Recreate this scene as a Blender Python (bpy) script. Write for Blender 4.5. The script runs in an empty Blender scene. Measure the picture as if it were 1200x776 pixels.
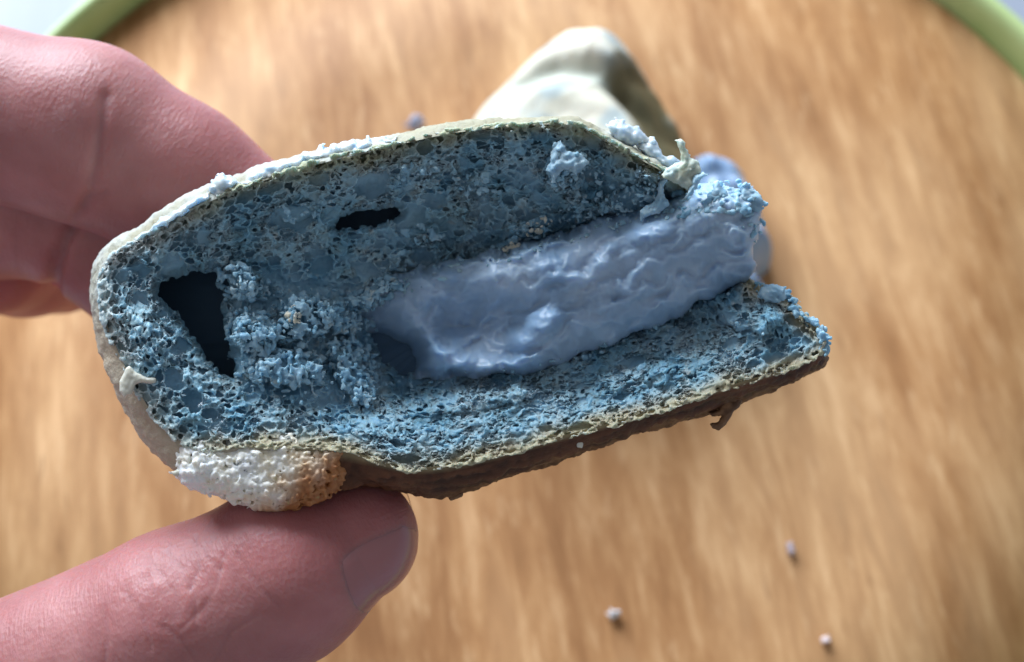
import bpy, math, time
import numpy as np
from mathutils import Matrix, Vector
T0 = time.time()
rng = np.random.default_rng(7)
S = 7.5e-5          # metres per modelling unit (bread and hand are modelled in fine units)
D = 1448.0          # focus distance in those units
PITCH = math.radians(65)
BOARD_TOP = 0.012
HCAM = 0.20 * math.sin(PITCH)
scene = bpy.context.scene

# ------------------------------------------------------------------ camera, world, light, exposure
cd = bpy.data.cameras.new('camera'); cam = bpy.data.objects.new('camera', cd)
scene.collection.objects.link(cam); scene.camera = cam
cam.location = (0, 0, BOARD_TOP + HCAM); cam.rotation_euler = (math.pi/2 - PITCH, 0, 0)
cd.sensor_width = 36; cd.lens = 18 / math.tan(math.radians(22.5))
cd.clip_start = 0.005; cd.clip_end = 50
cd.dof.use_dof = True; cd.dof.focus_distance = D * S; cd.dof.aperture_fstop = 25.0

w = bpy.data.worlds.new('World'); scene.world = w; w.use_nodes = True
bg = w.node_tree.nodes['Background']
bg.inputs[0].default_value = (0.90, 0.92, 1.0, 1); bg.inputs[1].default_value = 0.35

def area(name, loc, target, sx, sy, power, col):
    l = bpy.data.lights.new(name, 'AREA'); l.shape = 'RECTANGLE'; l.size = sx; l.size_y = sy
    l.energy = power; l.color = col
    o = bpy.data.objects.new(name, l); scene.collection.objects.link(o); o.location = loc
    d = Vector(target) - Vector(loc); o.rotation_euler = d.to_track_quat('-Z', 'Y').to_euler()
    return o
area('window_light', (-0.84, 1.95, 1.02), (0, 0.05, 0.05), 1.7, 1.2, 158.0, (0.82, 0.90, 1.0))

scene.view_settings.view_transform = 'Standard'; scene.view_settings.look = 'None'
scene.view_settings.exposure = 0.0; scene.view_settings.gamma = 1.0
scene.render.engine = 'CYCLES'; scene.cycles.use_denoising = True
scene.cycles.max_bounces = 8

# ------------------------------------------------------------------ helpers: objects
COL = scene.collection
FRAME = Matrix.Translation(cam.location) @ cam.rotation_euler.to_matrix().to_4x4() @ Matrix.Translation((0, 0, -D*S))

def empty(name, label, cat, mat=None, loc=None, group=None):
    o = bpy.data.objects.new(name, None); COL.objects.link(o); o.empty_display_size = 0.01
    if mat is not None: o.matrix_world = mat
    if loc is not None: o.location = loc
    o['label'] = label; o['category'] = cat
    if group: o['group'] = group
    return o

def mesh_np(name, V, Q, mat, parent=None, col=None, smooth=True, attrs=None):
    """V (n,3) metres in the parent's frame, Q (m,3|4) faces"""
    me = bpy.data.meshes.new(name)
    V = np.ascontiguousarray(V, np.float32); Q = np.ascontiguousarray(Q, np.int32)
    k = Q.shape[1]
    me.vertices.add(len(V)); me.vertices.foreach_set('co', V.ravel())
    me.loops.add(Q.size); me.loops.foreach_set('vertex_index', Q.ravel())
    me.polygons.add(len(Q)); me.polygons.foreach_set('loop_start', np.arange(0, Q.size, k, dtype=np.int32))
    if smooth: me.polygons.foreach_set('use_smooth', np.ones(len(Q), bool))
    me.update(calc_edges=True)
    if col is not None:
        a = me.attributes.new('Col', 'FLOAT_COLOR', 'POINT')
        c = np.ones((len(V), 4), np.float32); c[:, :3] = col; a.data.foreach_set('color', c.ravel())
    for kk, v in (attrs or {}).items():
        a = me.attributes.new(kk, 'FLOAT', 'POINT'); a.data.foreach_set('value', np.asarray(v, np.float32))
    me.materials.append(mat)
    o = bpy.data.objects.new(name, me); COL.objects.link(o)
    if parent is not None: o.parent = parent
    return o

def px2loc(px, py, z=0.0):
    """photo-like coordinates at the focus plane -> local units, at depth z (towards camera +)"""
    k = (D - z) / D
    return (px - 600) * k, (388 - py) * k, z

# ------------------------------------------------------------------ helpers: numpy geometry
def vnoise(P, seed=0, octaves=1, gain=.5):
    """value noise, P (...,3) -> about [-1,1]"""
    out = 0; amp = 1.; tot = 0
    P = np.asarray(P, np.float32)
    for o in range(octaves):
        q = P * (2.0**o) + seed * 17.13 + o * 5.7
        i = np.floor(q).astype(np.int32); f = q - i; f = f*f*(3 - 2*f)
        def h(a, b, c):
            n = (a.astype(np.uint32)*np.uint32(374761393) + b.astype(np.uint32)*np.uint32(668265263) + c.astype(np.uint32)*np.uint32(2147483647)*np.uint32(3) + c.astype(np.uint32)*np.uint32(1274126177) + np.uint32(seed*7919+1))
            n = (n ^ (n >> np.uint32(13))) * np.uint32(1274126177); n ^= n >> np.uint32(16)
            return (n & np.uint32(0xffff)).astype(np.float32) / 32767.5 - 1
        x, y, z = i[..., 0], i[..., 1], i[..., 2]; fx, fy, fz = f[..., 0], f[..., 1], f[..., 2]
        r = 0
        for dx in (0, 1):
            for dy in (0, 1):
                for dz in (0, 1):
                    r = r + h(x+dx, y+dy, z+dz) * (fx if dx else 1-fx) * (fy if dy else 1-fy) * (fz if dz else 1-fz)
        out = out + r*amp; tot += amp; amp *= gain
    return out / tot

def P3(x, y, z, s):
    return np.stack(np.broadcast_arrays(np.asarray(x, np.float32)/s, np.asarray(y, np.float32)/s, np.asarray(z, np.float32)/s), -1)

def poly_sdf(x, y, poly):
    """signed distance (negative inside)"""
    poly = np.asarray(poly, np.float32); d2 = np.full(x.shape, 1e12, np.float32); s = np.zeros(x.shape, bool)
    n = len(poly)
    for i in range(n):
        a = poly[i]; b = poly[(i+1) % n]; e = b - a
        wx = x - a[0]; wy = y - a[1]
        t = np.clip((wx*e[0] + wy*e[1]) / (e @ e + 1e-9), 0, 1)
        d2 = np.minimum(d2, (wx - e[0]*t)**2 + (wy - e[1]*t)**2)
        if a[1] != b[1]:
            c = ((a[1] > y) != (b[1] > y)) & (x < (b[0]-a[0])*(y-a[1])/(b[1]-a[1]) + a[0])
            s ^= c
    d = np.sqrt(d2)
    return np.where(s, -d, d)

def chaikin(poly, n=2):
    p = np.asarray(poly, float)
    for _ in range(n):
        q = np.roll(p, -1, 0); p = np.stack([p*.75+q*.25, p*.25+q*.75], 1).reshape(-1, 2)
    return p

def resample(poly, step):
    p = np.asarray(poly, float); q = np.vstack([p, p[:1]])
    L = np.r_[0, np.cumsum(np.hypot(*np.diff(q, axis=0).T))]
    n = int(L[-1]/step); t = np.linspace(0, L[-1], n, endpoint=False)
    return np.stack([np.interp(t, L, q[:, 0]), np.interp(t, L, q[:, 1])], 1)

def rbf(pts):
    pts = np.array(pts, float); X = pts[:, :2]/300; z = pts[:, 2]
    def U(r2): return np.where(r2 > 1e-12, r2*np.log(np.maximum(r2, 1e-12)), 0)
    K = U(((X[:, None]-X[None])**2).sum(-1)) + np.eye(len(X))*2e-3
    Pm = np.c_[np.ones(len(X)), X]; A = np.block([[K, Pm], [Pm.T, np.zeros((3, 3))]])
    c = np.linalg.solve(A, np.r_[z, 0, 0, 0])
    def f(x, y):
        x = np.asarray(x)/300; y = np.asarray(y)/300
        r = c[-3] + c[-2]*x + c[-1]*y
        for i in range(len(X)): r = r + c[i]*U((x-X[i, 0])**2 + (y-X[i, 1])**2)
        return r.astype(np.float32)
    return f

def surface_nets(F, X, Y, Z):
    """F<0 solid; returns verts in coordinates X,Y,Z and quads"""
    I = (F < 0)
    s = np.zeros(tuple(n-1 for n in F.shape), np.uint8)
    for a in (0, 1):
        for b in (0, 1):
            for c in (0, 1):
                s += I[a:F.shape[0]-1+a, b:F.shape[1]-1+b, c:F.shape[2]-1+c]
    act = (s > 0) & (s < 8)
    ci, cj, ck = np.nonzero(act)
    idm = np.full(s.shape, -1, np.int32); idm[ci, cj, ck] = np.arange(len(ci), dtype=np.int32)
    cor = [(a, b, c) for a in (0, 1) for b in (0, 1) for c in (0, 1)]
    f = np.stack([F[ci+a, cj+b, ck+c] for a, b, c in cor], 1)
    acc = np.zeros((len(ci), 3), np.float32); cnt = np.zeros(len(ci), np.float32)
    for m, (a, b, c) in enumerate(cor):
        for ax in range(3):
            if (a, b, c)[ax] == 0:
                e = [a, b, c]; e[ax] = 1; n = cor.index(tuple(e))
                cr = (f[:, m] < 0) != (f[:, n] < 0)
                t = f[:, m] / np.where(cr, f[:, m]-f[:, n], 1)
                p = np.zeros((len(ci), 3), np.float32); p[:] = (a, b, c); p[:, ax] = t
                acc += p*cr[:, None]; cnt += cr
    acc /= cnt[:, None]
    V = np.stack([np.interp(ci+acc[:, 0], np.arange(len(X)), X), np.interp(cj+acc[:, 1], np.arange(len(Y)), Y),
                  np.interp(ck+acc[:, 2], np.arange(len(Z)), Z)], 1)
    quads = []
    nx, ny, nz = F.shape
    # x edges
    a = I[:-1, 1:-1, 1:-1]; b = I[1:, 1:-1, 1:-1]
    for flip in (0, 1):
        i, j, k = np.nonzero((a & ~b) if not flip else (~a & b)); j += 1; k += 1
        q = np.stack([idm[i, j-1, k-1], idm[i, j, k-1], idm[i, j, k], idm[i, j-1, k]], 1)
        quads.append(q[:, ::-1] if flip else q)
    a = I[1:-1, :-1, 1:-1]; b = I[1:-1, 1:, 1:-1]
    for flip in (0, 1):
        i, j, k = np.nonzero((a & ~b) if not flip else (~a & b)); i += 1; k += 1
        q = np.stack([idm[i-1, j, k-1], idm[i-1, j, k], idm[i, j, k], idm[i, j, k-1]], 1)
        quads.append(q[:, ::-1] if flip else q)
    a = I[1:-1, 1:-1, :-1]; b = I[1:-1, 1:-1, 1:]
    for flip in (0, 1):
        i, j, k = np.nonzero((a & ~b) if not flip else (~a & b)); i += 1; j += 1
        q = np.stack([idm[i-1, j-1, k], idm[i, j-1, k], idm[i, j, k], idm[i-1, j, k]], 1)
        quads.append(q[:, ::-1] if flip else q)
    return V, np.concatenate(quads)

def smin(a, b, k):
    h = np.clip(.5 + .5*(b-a)/k, 0, 1)
    return b*(1-h) + a*h - k*h*(1-h)

def ramp(x, a, b):
    t = np.clip((x-a)/(b-a), 0, 1); return t*t*(3-2*t)

def lerpc(c0, c1, t):
    return np.asarray(c0)*(1-t[..., None]) + np.asarray(c1)*t[..., None]

# ------------------------------------------------------------------ materials
def new_mat(name):
    m = bpy.data.materials.new(name); m.use_nodes = True
    return m, m.node_tree, m.node_tree.nodes['Principled BSDF']

def attr_mat(name, rough=.7, sss=.0, radius=(1, 1, 1), scale=.0005, spec=.4, bump=None, coat=0.):
    m, nt, b = new_mat(name)
    a = nt.nodes.new('ShaderNodeAttribute'); a.attribute_name = 'Col'
    nt.links.new(a.outputs['Color'], b.inputs['Base Color'])
    b.inputs['Roughness'].default_value = rough
    b.inputs['Specular IOR Level'].default_value = spec
    b.inputs['Subsurface Weight'].default_value = sss
    b.inputs['Subsurface Radius'].default_value = radius
    b.inputs['Subsurface Scale'].default_value = scale
    b.inputs['Coat Weight'].default_value = coat
    b.inputs['Coat Roughness'].default_value = .25
    if bump:
        tc = nt.nodes.new('ShaderNodeTexCoord'); n = nt.nodes.new('ShaderNodeTexNoise')
        n.inputs['Scale'].default_value = bump[0]; n.inputs['Detail'].default_value = 4
        bp = nt.nodes.new('ShaderNodeBump'); bp.inputs['Strength'].default_value = bump[1]; bp.inputs['Distance'].default_value = bump[2]
        nt.links.new(tc.outputs['Object'], n.inputs['Vector']); nt.links.new(n.outputs['Fac'], bp.inputs['Height'])
        nt.links.new(bp.outputs['Normal'], b.inputs['Normal'])
    return m

M_crumb = attr_mat('blue_crumb', rough=.6, sss=.7, radius=(.7, .95, 1.15), scale=.0009, spec=.3)
M_crust = attr_mat('bun_crust', rough=.55, sss=.45, radius=(1, .8, .6), scale=.0005, spec=.25, bump=(2800, .8, .00016))
M_cream = attr_mat('cream_filling', rough=.38, sss=.8, radius=(.7, .9, 1.2), scale=.0010, spec=.5, bump=(1200, .15, .0001))
M_ice = attr_mat('icing', rough=.3, sss=.85, radius=(.8, .95, 1.1), scale=.0012, spec=.5)
M_white = attr_mat('white_crumb', rough=.5, sss=.5, radius=(1, .9, .7), scale=.0007, spec=.45)

def wood_mat():
    m, nt, b = new_mat('board_wood'); N = nt.nodes; L = nt.links
    tc = N.new('ShaderNodeTexCoord')
    rot = N.new('ShaderNodeMapping'); rot.inputs['Rotation'].default_value = (0, 0, math.radians(-9)); L.new(tc.outputs['Object'], rot.inputs[0])
    def noise(sx, sy, scale, det, rgh=.55, dist=0.):
        mp = N.new('ShaderNodeMapping'); mp.inputs['Scale'].default_value = (sx, sy, 1); L.new(rot.outputs[0], mp.inputs[0])
        n = N.new('ShaderNodeTexNoise'); n.inputs['Scale'].default_value = scale; n.inputs['Detail'].default_value = det
        n.inputs['Roughness'].default_value = rgh; n.inputs['Distortion'].default_value = dist
        L.new(mp.outputs[0], n.inputs['Vector']); return n.outputs['Fac']
    def mix(a, bb, f, blend='MIX'):
        x = N.new('ShaderNodeMix'); x.data_type = 'RGBA'; x.blend_type = blend
        for s_, v in ((x.inputs['Factor'], f), (x.inputs['A'], a), (x.inputs['B'], bb)):
            if hasattr(v, 'links'): L.new(v, s_)
            else: s_.default_value = v
        return x.outputs['Result']
    def rampn(v, stops):
        r = N.new('ShaderNodeValToRGB'); L.new(v, r.inputs[0]); e = r.color_ramp.elements
        e[0].position, e[0].color = stops[0]; e[1].position, e[1].color = stops[-1]
        for p, c in stops[1:-1]: k = e.new(p); k.color = c
        return r.outputs['Color']
    streak = rampn(noise(1, .16, 270, 6, .68, .3), [(.32, (.22, .11, .044, 1)), (.45, (.34, .185, .082, 1)), (.55, (.48, .30, .15, 1)), (.68, (.74, .54, .33, 1))])
    patch = rampn(noise(1, .42, 36, 4, .55, .5), [(.34, (.26, .135, .057, 1)), (.5, (.42, .245, .115, 1)), (.66, (.68, .48, .28, 1))])
    c = mix(streak, patch, .48)
    fleck = rampn(noise(1, .22, 420, 3, .6), [(.60, (0, 0, 0, 1)), (.72, (1, 1, 1, 1))])
    c = mix(c, (.74, .56, .35, 1), mix((0, 0, 0, 1), fleck, .4))
    pore = rampn(noise(1, .12, 700, 3, .6), [(.22, (1, 1, 1, 1)), (.36, (0, 0, 0, 1))])
    c = mix(c, (.20, .10, .045, 1), mix((0, 0, 0, 1), pore, .5))
    c = mix(c, (.98, .85, .73, 1), 1.0, 'MULTIPLY')
    L.new(c, b.inputs['Base Color']); b.inputs['Roughness'].default_value = .62; b.inputs['Specular IOR Level'].default_value = .25
    bp = N.new('ShaderNodeBump'); bp.inputs['Strength'].default_value = .4; bp.inputs['Distance'].default_value = .0003
    L.new(noise(1, .15, 300, 4), bp.inputs['Height']); L.new(bp.outputs[0], b.inputs['Normal'])
    return m

def simple_mat(name, c0, c1, scale, stretch=(1, 1, 1), rough=.5, det=4, bump=0.0):
    m, nt, b = new_mat(name); N = nt.nodes; L = nt.links
    tc = N.new('ShaderNodeTexCoord'); mp = N.new('ShaderNodeMapping'); mp.inputs['Scale'].default_value = stretch
    n = N.new('ShaderNodeTexNoise'); n.inputs['Scale'].default_value = scale; n.inputs['Detail'].default_value = det
    r = N.new('ShaderNodeValToRGB'); r.color_ramp.elements[0].color = (*c0, 1); r.color_ramp.elements[1].color = (*c1, 1)
    r.color_ramp.elements[0].position = .35; r.color_ramp.elements[1].position = .65
    L.new(tc.outputs['Object'], mp.inputs[0]); L.new(mp.outputs[0], n.inputs['Vector']); L.new(n.outputs['Fac'], r.inputs[0])
    L.new(r.outputs[0], b.inputs['Base Color']); b.inputs['Roughness'].default_value = rough
    if bump:
        bp = N.new('ShaderNodeBump'); bp.inputs['Distance'].default_value = bump
        L.new(n.outputs['Fac'], bp.inputs['Height']); L.new(bp.outputs[0], b.inputs['Normal'])
    return m

# ------------------------------------------------------------------ setting: table top, round board
def build_table():
    m = simple_mat('table_paint', (.30, .34, .43), (.42, .46, .56), 60, (1, .06, 1), .45)
    V = []; F = []
    x0, x1, y0, y1, z0, z1 = -.9, .9, -.5, 1.0, -.03, 0.0; r = .004
    for z, e in ((z0, 0), (z1-r, 0), (z1-r*.3, -r*.3), (z1, -r)):
        V += [(x0-e, y0-e, z), (x1+e, y0-e, z), (x1+e, y1+e, z), (x0-e, y1+e, z)]
    for k in range(3):
        for i in range(4): F.append((k*4+i, k*4+(i+1) % 4, k*4+4+(i+1) % 4, k*4+4+i))
    F += [(3, 2, 1, 0), (12, 13, 14, 15)]
    o = mesh_np('table_top', V, F, m, smooth=False); o['kind'] = 'structure'
    return o

BC = (0.0052, 0.0819)
def build_board():
    t = empty('serving_board', 'round wooden serving board with a green rim lying under the bread', 'board', loc=(BC[0], BC[1], 0))
    def lathe(prof, n=256):
        prof = np.array(prof); a = np.linspace(0, 2*np.pi, n, endpoint=False)
        V = np.stack([np.outer(prof[:, 0], np.cos(a)), np.outer(prof[:, 0], np.sin(a)), np.outer(prof[:, 1], np.ones(n))], -1).reshape(-1, 3)
        F = []
        for k in range(len(prof)-1):
            for i in range(n): F.append((k*n+i, k*n+(i+1) % n, (k+1)*n+(i+1) % n, (k+1)*n+i))
        return V, F
    R = .1018
    V, F = lathe([(.0005, BOARD_TOP), (.03, BOARD_TOP), (.06, BOARD_TOP), (R-.001, BOARD_TOP), (R-.001, .002), (.0005, .002)][::-1])
    mesh_np('board', V, F, wood_mat(), t, smooth=False)
    g = simple_mat('green_rim', (.30, .46, .15), (.50, .62, .28), 45, (1, 1, 1), .4)
    prof = [(R-.006, 0), (R+.002, 0), (R+.0035, .003), (R+.0042, .012), (R+.0040, BOARD_TOP+.0040), (R+.0034, BOARD_TOP+.0052), (R+.0022, BOARD_TOP+.0056),
            (R+.0012, BOARD_TOP+.0050), (R+.0006, BOARD_TOP+.0035), (R+.0001, BOARD_TOP+.0014), (R-.0003, BOARD_TOP-.001), (R-.0003, .0015), (R-.006, 0)]
    V, F = lathe(prof)
    mesh_np('rim', V, F, g, t)
build_table(); build_board()

# ------------------------------------------------------------------ traced shapes of the held piece
C_POLY = [(112,345),(117,315),(134,292),(172,272),(198,254),(234,236),(278,217),(330,200),(380,185),(440,172),(490,159),(540,149),(600,144),(650,140),(675,141),
 (703,157),(735,174),(770,192),(800,208),(818,222),(850,232),(872,262),(872,300),(878,330),(892,335),(907,337),(925,343),(934,362),(952,376),(965,390),(970,405),(962,420),
 (932,434),(870,452),(800,475),(750,491),(700,505),(640,521),(580,537),(530,549),(490,554),(455,549),(425,537),(400,528),(340,527),(290,525),(240,530),(210,522),
 (180,495),(157,460),(141,430),(128,400),(118,375)]
O_POLY = [(107,350),(111,315),(128,287),(170,266),(183,253),(215,233),(250,217),(300,200),(370,180),(440,165),(490,155),(530,146),(590,142),(650,138),(675,140),
 (705,155),(738,170),(768,187),(797,203),(818,220),(846,240),(864,270),(866,320),(890,345),(915,352),(935,380),(958,396),(966,412),(967,424),
 (950,437),(900,456),(870,467),(800,491),(700,521),(620,549),(560,569),(515,578),(480,576),(430,566),(400,575),(330,585),(270,578),(212,560),(178,525),(150,480),(125,430),(114,392)]
H_PTS = [(110,345,-25),(130,300,-18),(250,235,-3),(400,190,3),(540,155,8),(670,145,8),(780,205,-5),(830,225,-40),(870,260,-70),
 (300,290,-36),(420,250,-50),(520,230,-50),(600,200,-28),(650,250,-70),(560,300,-115),(480,320,-110),(380,310,-70),(700,200,-30),(750,240,-60),
 (700,270,-105),(780,235,-70),(120,350,-22),(160,380,-8),(180,440,2),(230,470,6),(140,430,-12),(200,510,5),
 (290,345,-50),(340,380,-42),(300,430,-32),(380,430,-42),(415,370,-90),(410,475,-25),(300,500,8),(400,512,10),(500,535,14),(600,520,14),(700,495,14),(800,465,14),(900,433,14),(962,405,0),
 (460,485,-15),(550,470,-22),(650,450,-32),(750,412,-55),(820,375,-75),(865,345,-60),(925,355,-25),(800,415,-25),(900,390,-5),(950,385,-8),
 (470,420,-165),(550,395,-150),(650,355,-140),(750,315,-130),(840,280,-110),(870,310,-100)]
h_macro = rbf(H_PTS)
HOLE = chaikin([(181,334),(200,326),(235,320),(266,322),(271,345),(262,360),(268,385),(267,412),(274,440),(258,438),(246,427),(234,400),(214,378),(198,355)], 1)
SLIT = chaikin([(389,266),(408,251),(440,243),(468,241),(476,249),(456,260),(420,268),(398,273)], 1)

CREAM = [(378,368),(392,346),(430,334),(470,322),(520,306),(570,295),(620,281),(670,267),(710,254),(750,244),(790,228),(812,222),(835,214),(862,215),(880,219),(897,238),(893,256),
 (888,280),(884,300),(886,318),(868,330),(846,342),(815,362),(780,378),(740,392),(700,408),(650,428),(610,442),(585,436),(565,448),(530,446),(505,440),(490,446),(470,452),(448,462),(420,452),(402,420),(388,392)]
CREAM_P = np.array(CREAM, float)
LUMPS = [([(252,318),(275,306),(298,316),(306,335),(292,354),(268,352),(254,335)], 34), ([(328,352),(352,343),(380,350),(394,372),(382,394),(350,398),(326,385)], 26),
 ([(264,372),(290,360),(318,370),(332,392),(314,414),(282,414),(262,395)], 32), ([(283,415),(330,406),(372,418),(378,442),(340,454),(292,446)], 24),
 ([(382,400),(412,395),(436,410),(443,432),(440,458),(430,476),(412,468),(392,440)], 36), ([(405,350),(435,332),(468,322),(500,330),(498,345),(460,352),(425,364)], 42),
 ([(376,348),(410,350),(424,376),(412,400),(392,390),(378,372)], 26), ([(640,200),(650,172),(658,165),(664,176),(684,180),(690,192),(676,210),(655,222),(640,215)], 30),
 ([(590,268),(612,258),(645,252),(652,266),(632,280),(600,284)], 26), ([(578,288),(600,280),(622,284),(612,298),(585,304)], 26), ([(700,232),(735,222),(772,216),(776,240),(740,256),(705,252)], 26),
 ([(745,196),(780,206),(775,220),(745,214)], 18), ([(660,232),(700,226),(710,252),(680,268),(655,258)], 16), ([(470,268),(510,262),(520,280),(490,290)], 16), ([(440,196),(500,186),(520,198),(470,210)], 9),
 ([(320,246),(370,236),(380,250),(335,262)], 12), ([(530,210),(575,204),(590,220),(545,228)], 12), ([(830,352),(870,330),(905,352),(930,370),(900,392),(850,385)], 26), ([(700,440),(760,420),(800,428),(780,450),(715,462)], 14),
 ([(470,468),(540,452),(620,448),(640,462),(560,482),(480,488)], 16), ([(150,360),(180,380),(190,430),(165,420),(148,390)], 9)]
def h_full(x, y):
    h = h_macro(x, y)
    n1 = vnoise(P3(x, y, 0, 13), 141, 2)*5; n2 = vnoise(P3(x, y, 4, 13), 142, 2)*5
    for P_, a_ in LUMPS:
        P_ = np.array(P_, float); m = (x > P_[:, 0].min()-14) & (x < P_[:, 0].max()+14) & (y > P_[:, 1].min()-14) & (y < P_[:, 1].max()+14)
        d = poly_sdf((x+n1)[m], (y+n2)[m], P_); r = max(8., min(20., float(-d.min()) if m.any() else 8.))
        q = np.clip(1+d/r, 0, 1); b = np.zeros_like(h); b[m] = a_*np.sqrt(1-q*q)*(d < 0); h = h + b
    dh = poly_sdf(x, y, HOLE); h = h - 34*ramp(dh, 14, -4)
    ds = poly_sdf(x, y, SLIT); h = h - 22*ramp(ds, 8, -3)
    return h

def to_local(px, py, z):
    """outline coordinates + depth -> local metres: the traced plane spreads with depth as it is seen from where the bread was held"""
    k = (D - z) / D
    return np.stack([(px-600)*k*S, (388-py)*k*S, z*S + 0*px], -1)

BUN_LABEL = 'torn half of a blue bun held in the fingers, its crumb and cream filling showing'
bun = empty('bread_piece', BUN_LABEL, 'bread', mat=FRAME)

# ------------------------------------------------------------------ foam (bubbles splatted one by one into a grid that follows the torn face)
def foam_grid(X, Y, W, seeds, wall):
    """seeds: dict of arrays x,y,w,size,ang,stretch ; returns field <0 solid"""
    nx, ny, nw = len(X), len(Y), len(W)
    F1 = np.full((nx, ny, nw), 3., np.float32); F2 = np.full((nx, ny, nw), 3.1, np.float32); SZ = np.full((nx, ny, nw), 6., np.float32)
    dx = X[1]-X[0]; dy = Y[1]-Y[0]; dw = W[1]-W[0]
    for sx, sy, sw, sz, an, st in zip(*[seeds[k] for k in ('x', 'y', 'w', 'size', 'ang', 'st')]):
        R = sz*1.9; ex = R*st; ca, sa = math.cos(an), math.sin(an)
        hx = math.hypot(ex*ca, R*sa/math.sqrt(st)); hy = math.hypot(ex*sa, R*ca/math.sqrt(st)); hw = R
        i0 = max(0, int((sx-hx-X[0])/dx)); i1 = min(nx, int((sx+hx-X[0])/dx)+2)
        j0 = max(0, int((sy-hy-Y[0])/dy)); j1 = min(ny, int((sy+hy-Y[0])/dy)+2)
        k0 = max(0, int((sw-hw-W[0])/dw)); k1 = min(nw, int((sw+hw-W[0])/dw)+2)
        if i1 <= i0 or j1 <= j0 or k1 <= k0: continue
        x = (X[i0:i1]-sx)[:, None]; y = (Y[j0:j1]-sy)[None]
        u = (x*ca + y*sa)/(sz*st); v = (-x*sa + y*ca)*(math.sqrt(st)/sz)
        d = np.sqrt((u*u+v*v)[:, :, None] + (((W[k0:k1]-sw)/sz)**2)[None, None]).astype(np.float32)
        a = F1[i0:i1, j0:j1, k0:k1]; b = F2[i0:i1, j0:j1, k0:k1]; c = SZ[i0:i1, j0:j1, k0:k1]
        np.minimum(b, np.maximum(a, d), out=b)
        m = d < a
        np.copyto(c, sz, where=m); np.copyto(a, d, where=m)
    return F1, F2, SZ

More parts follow.
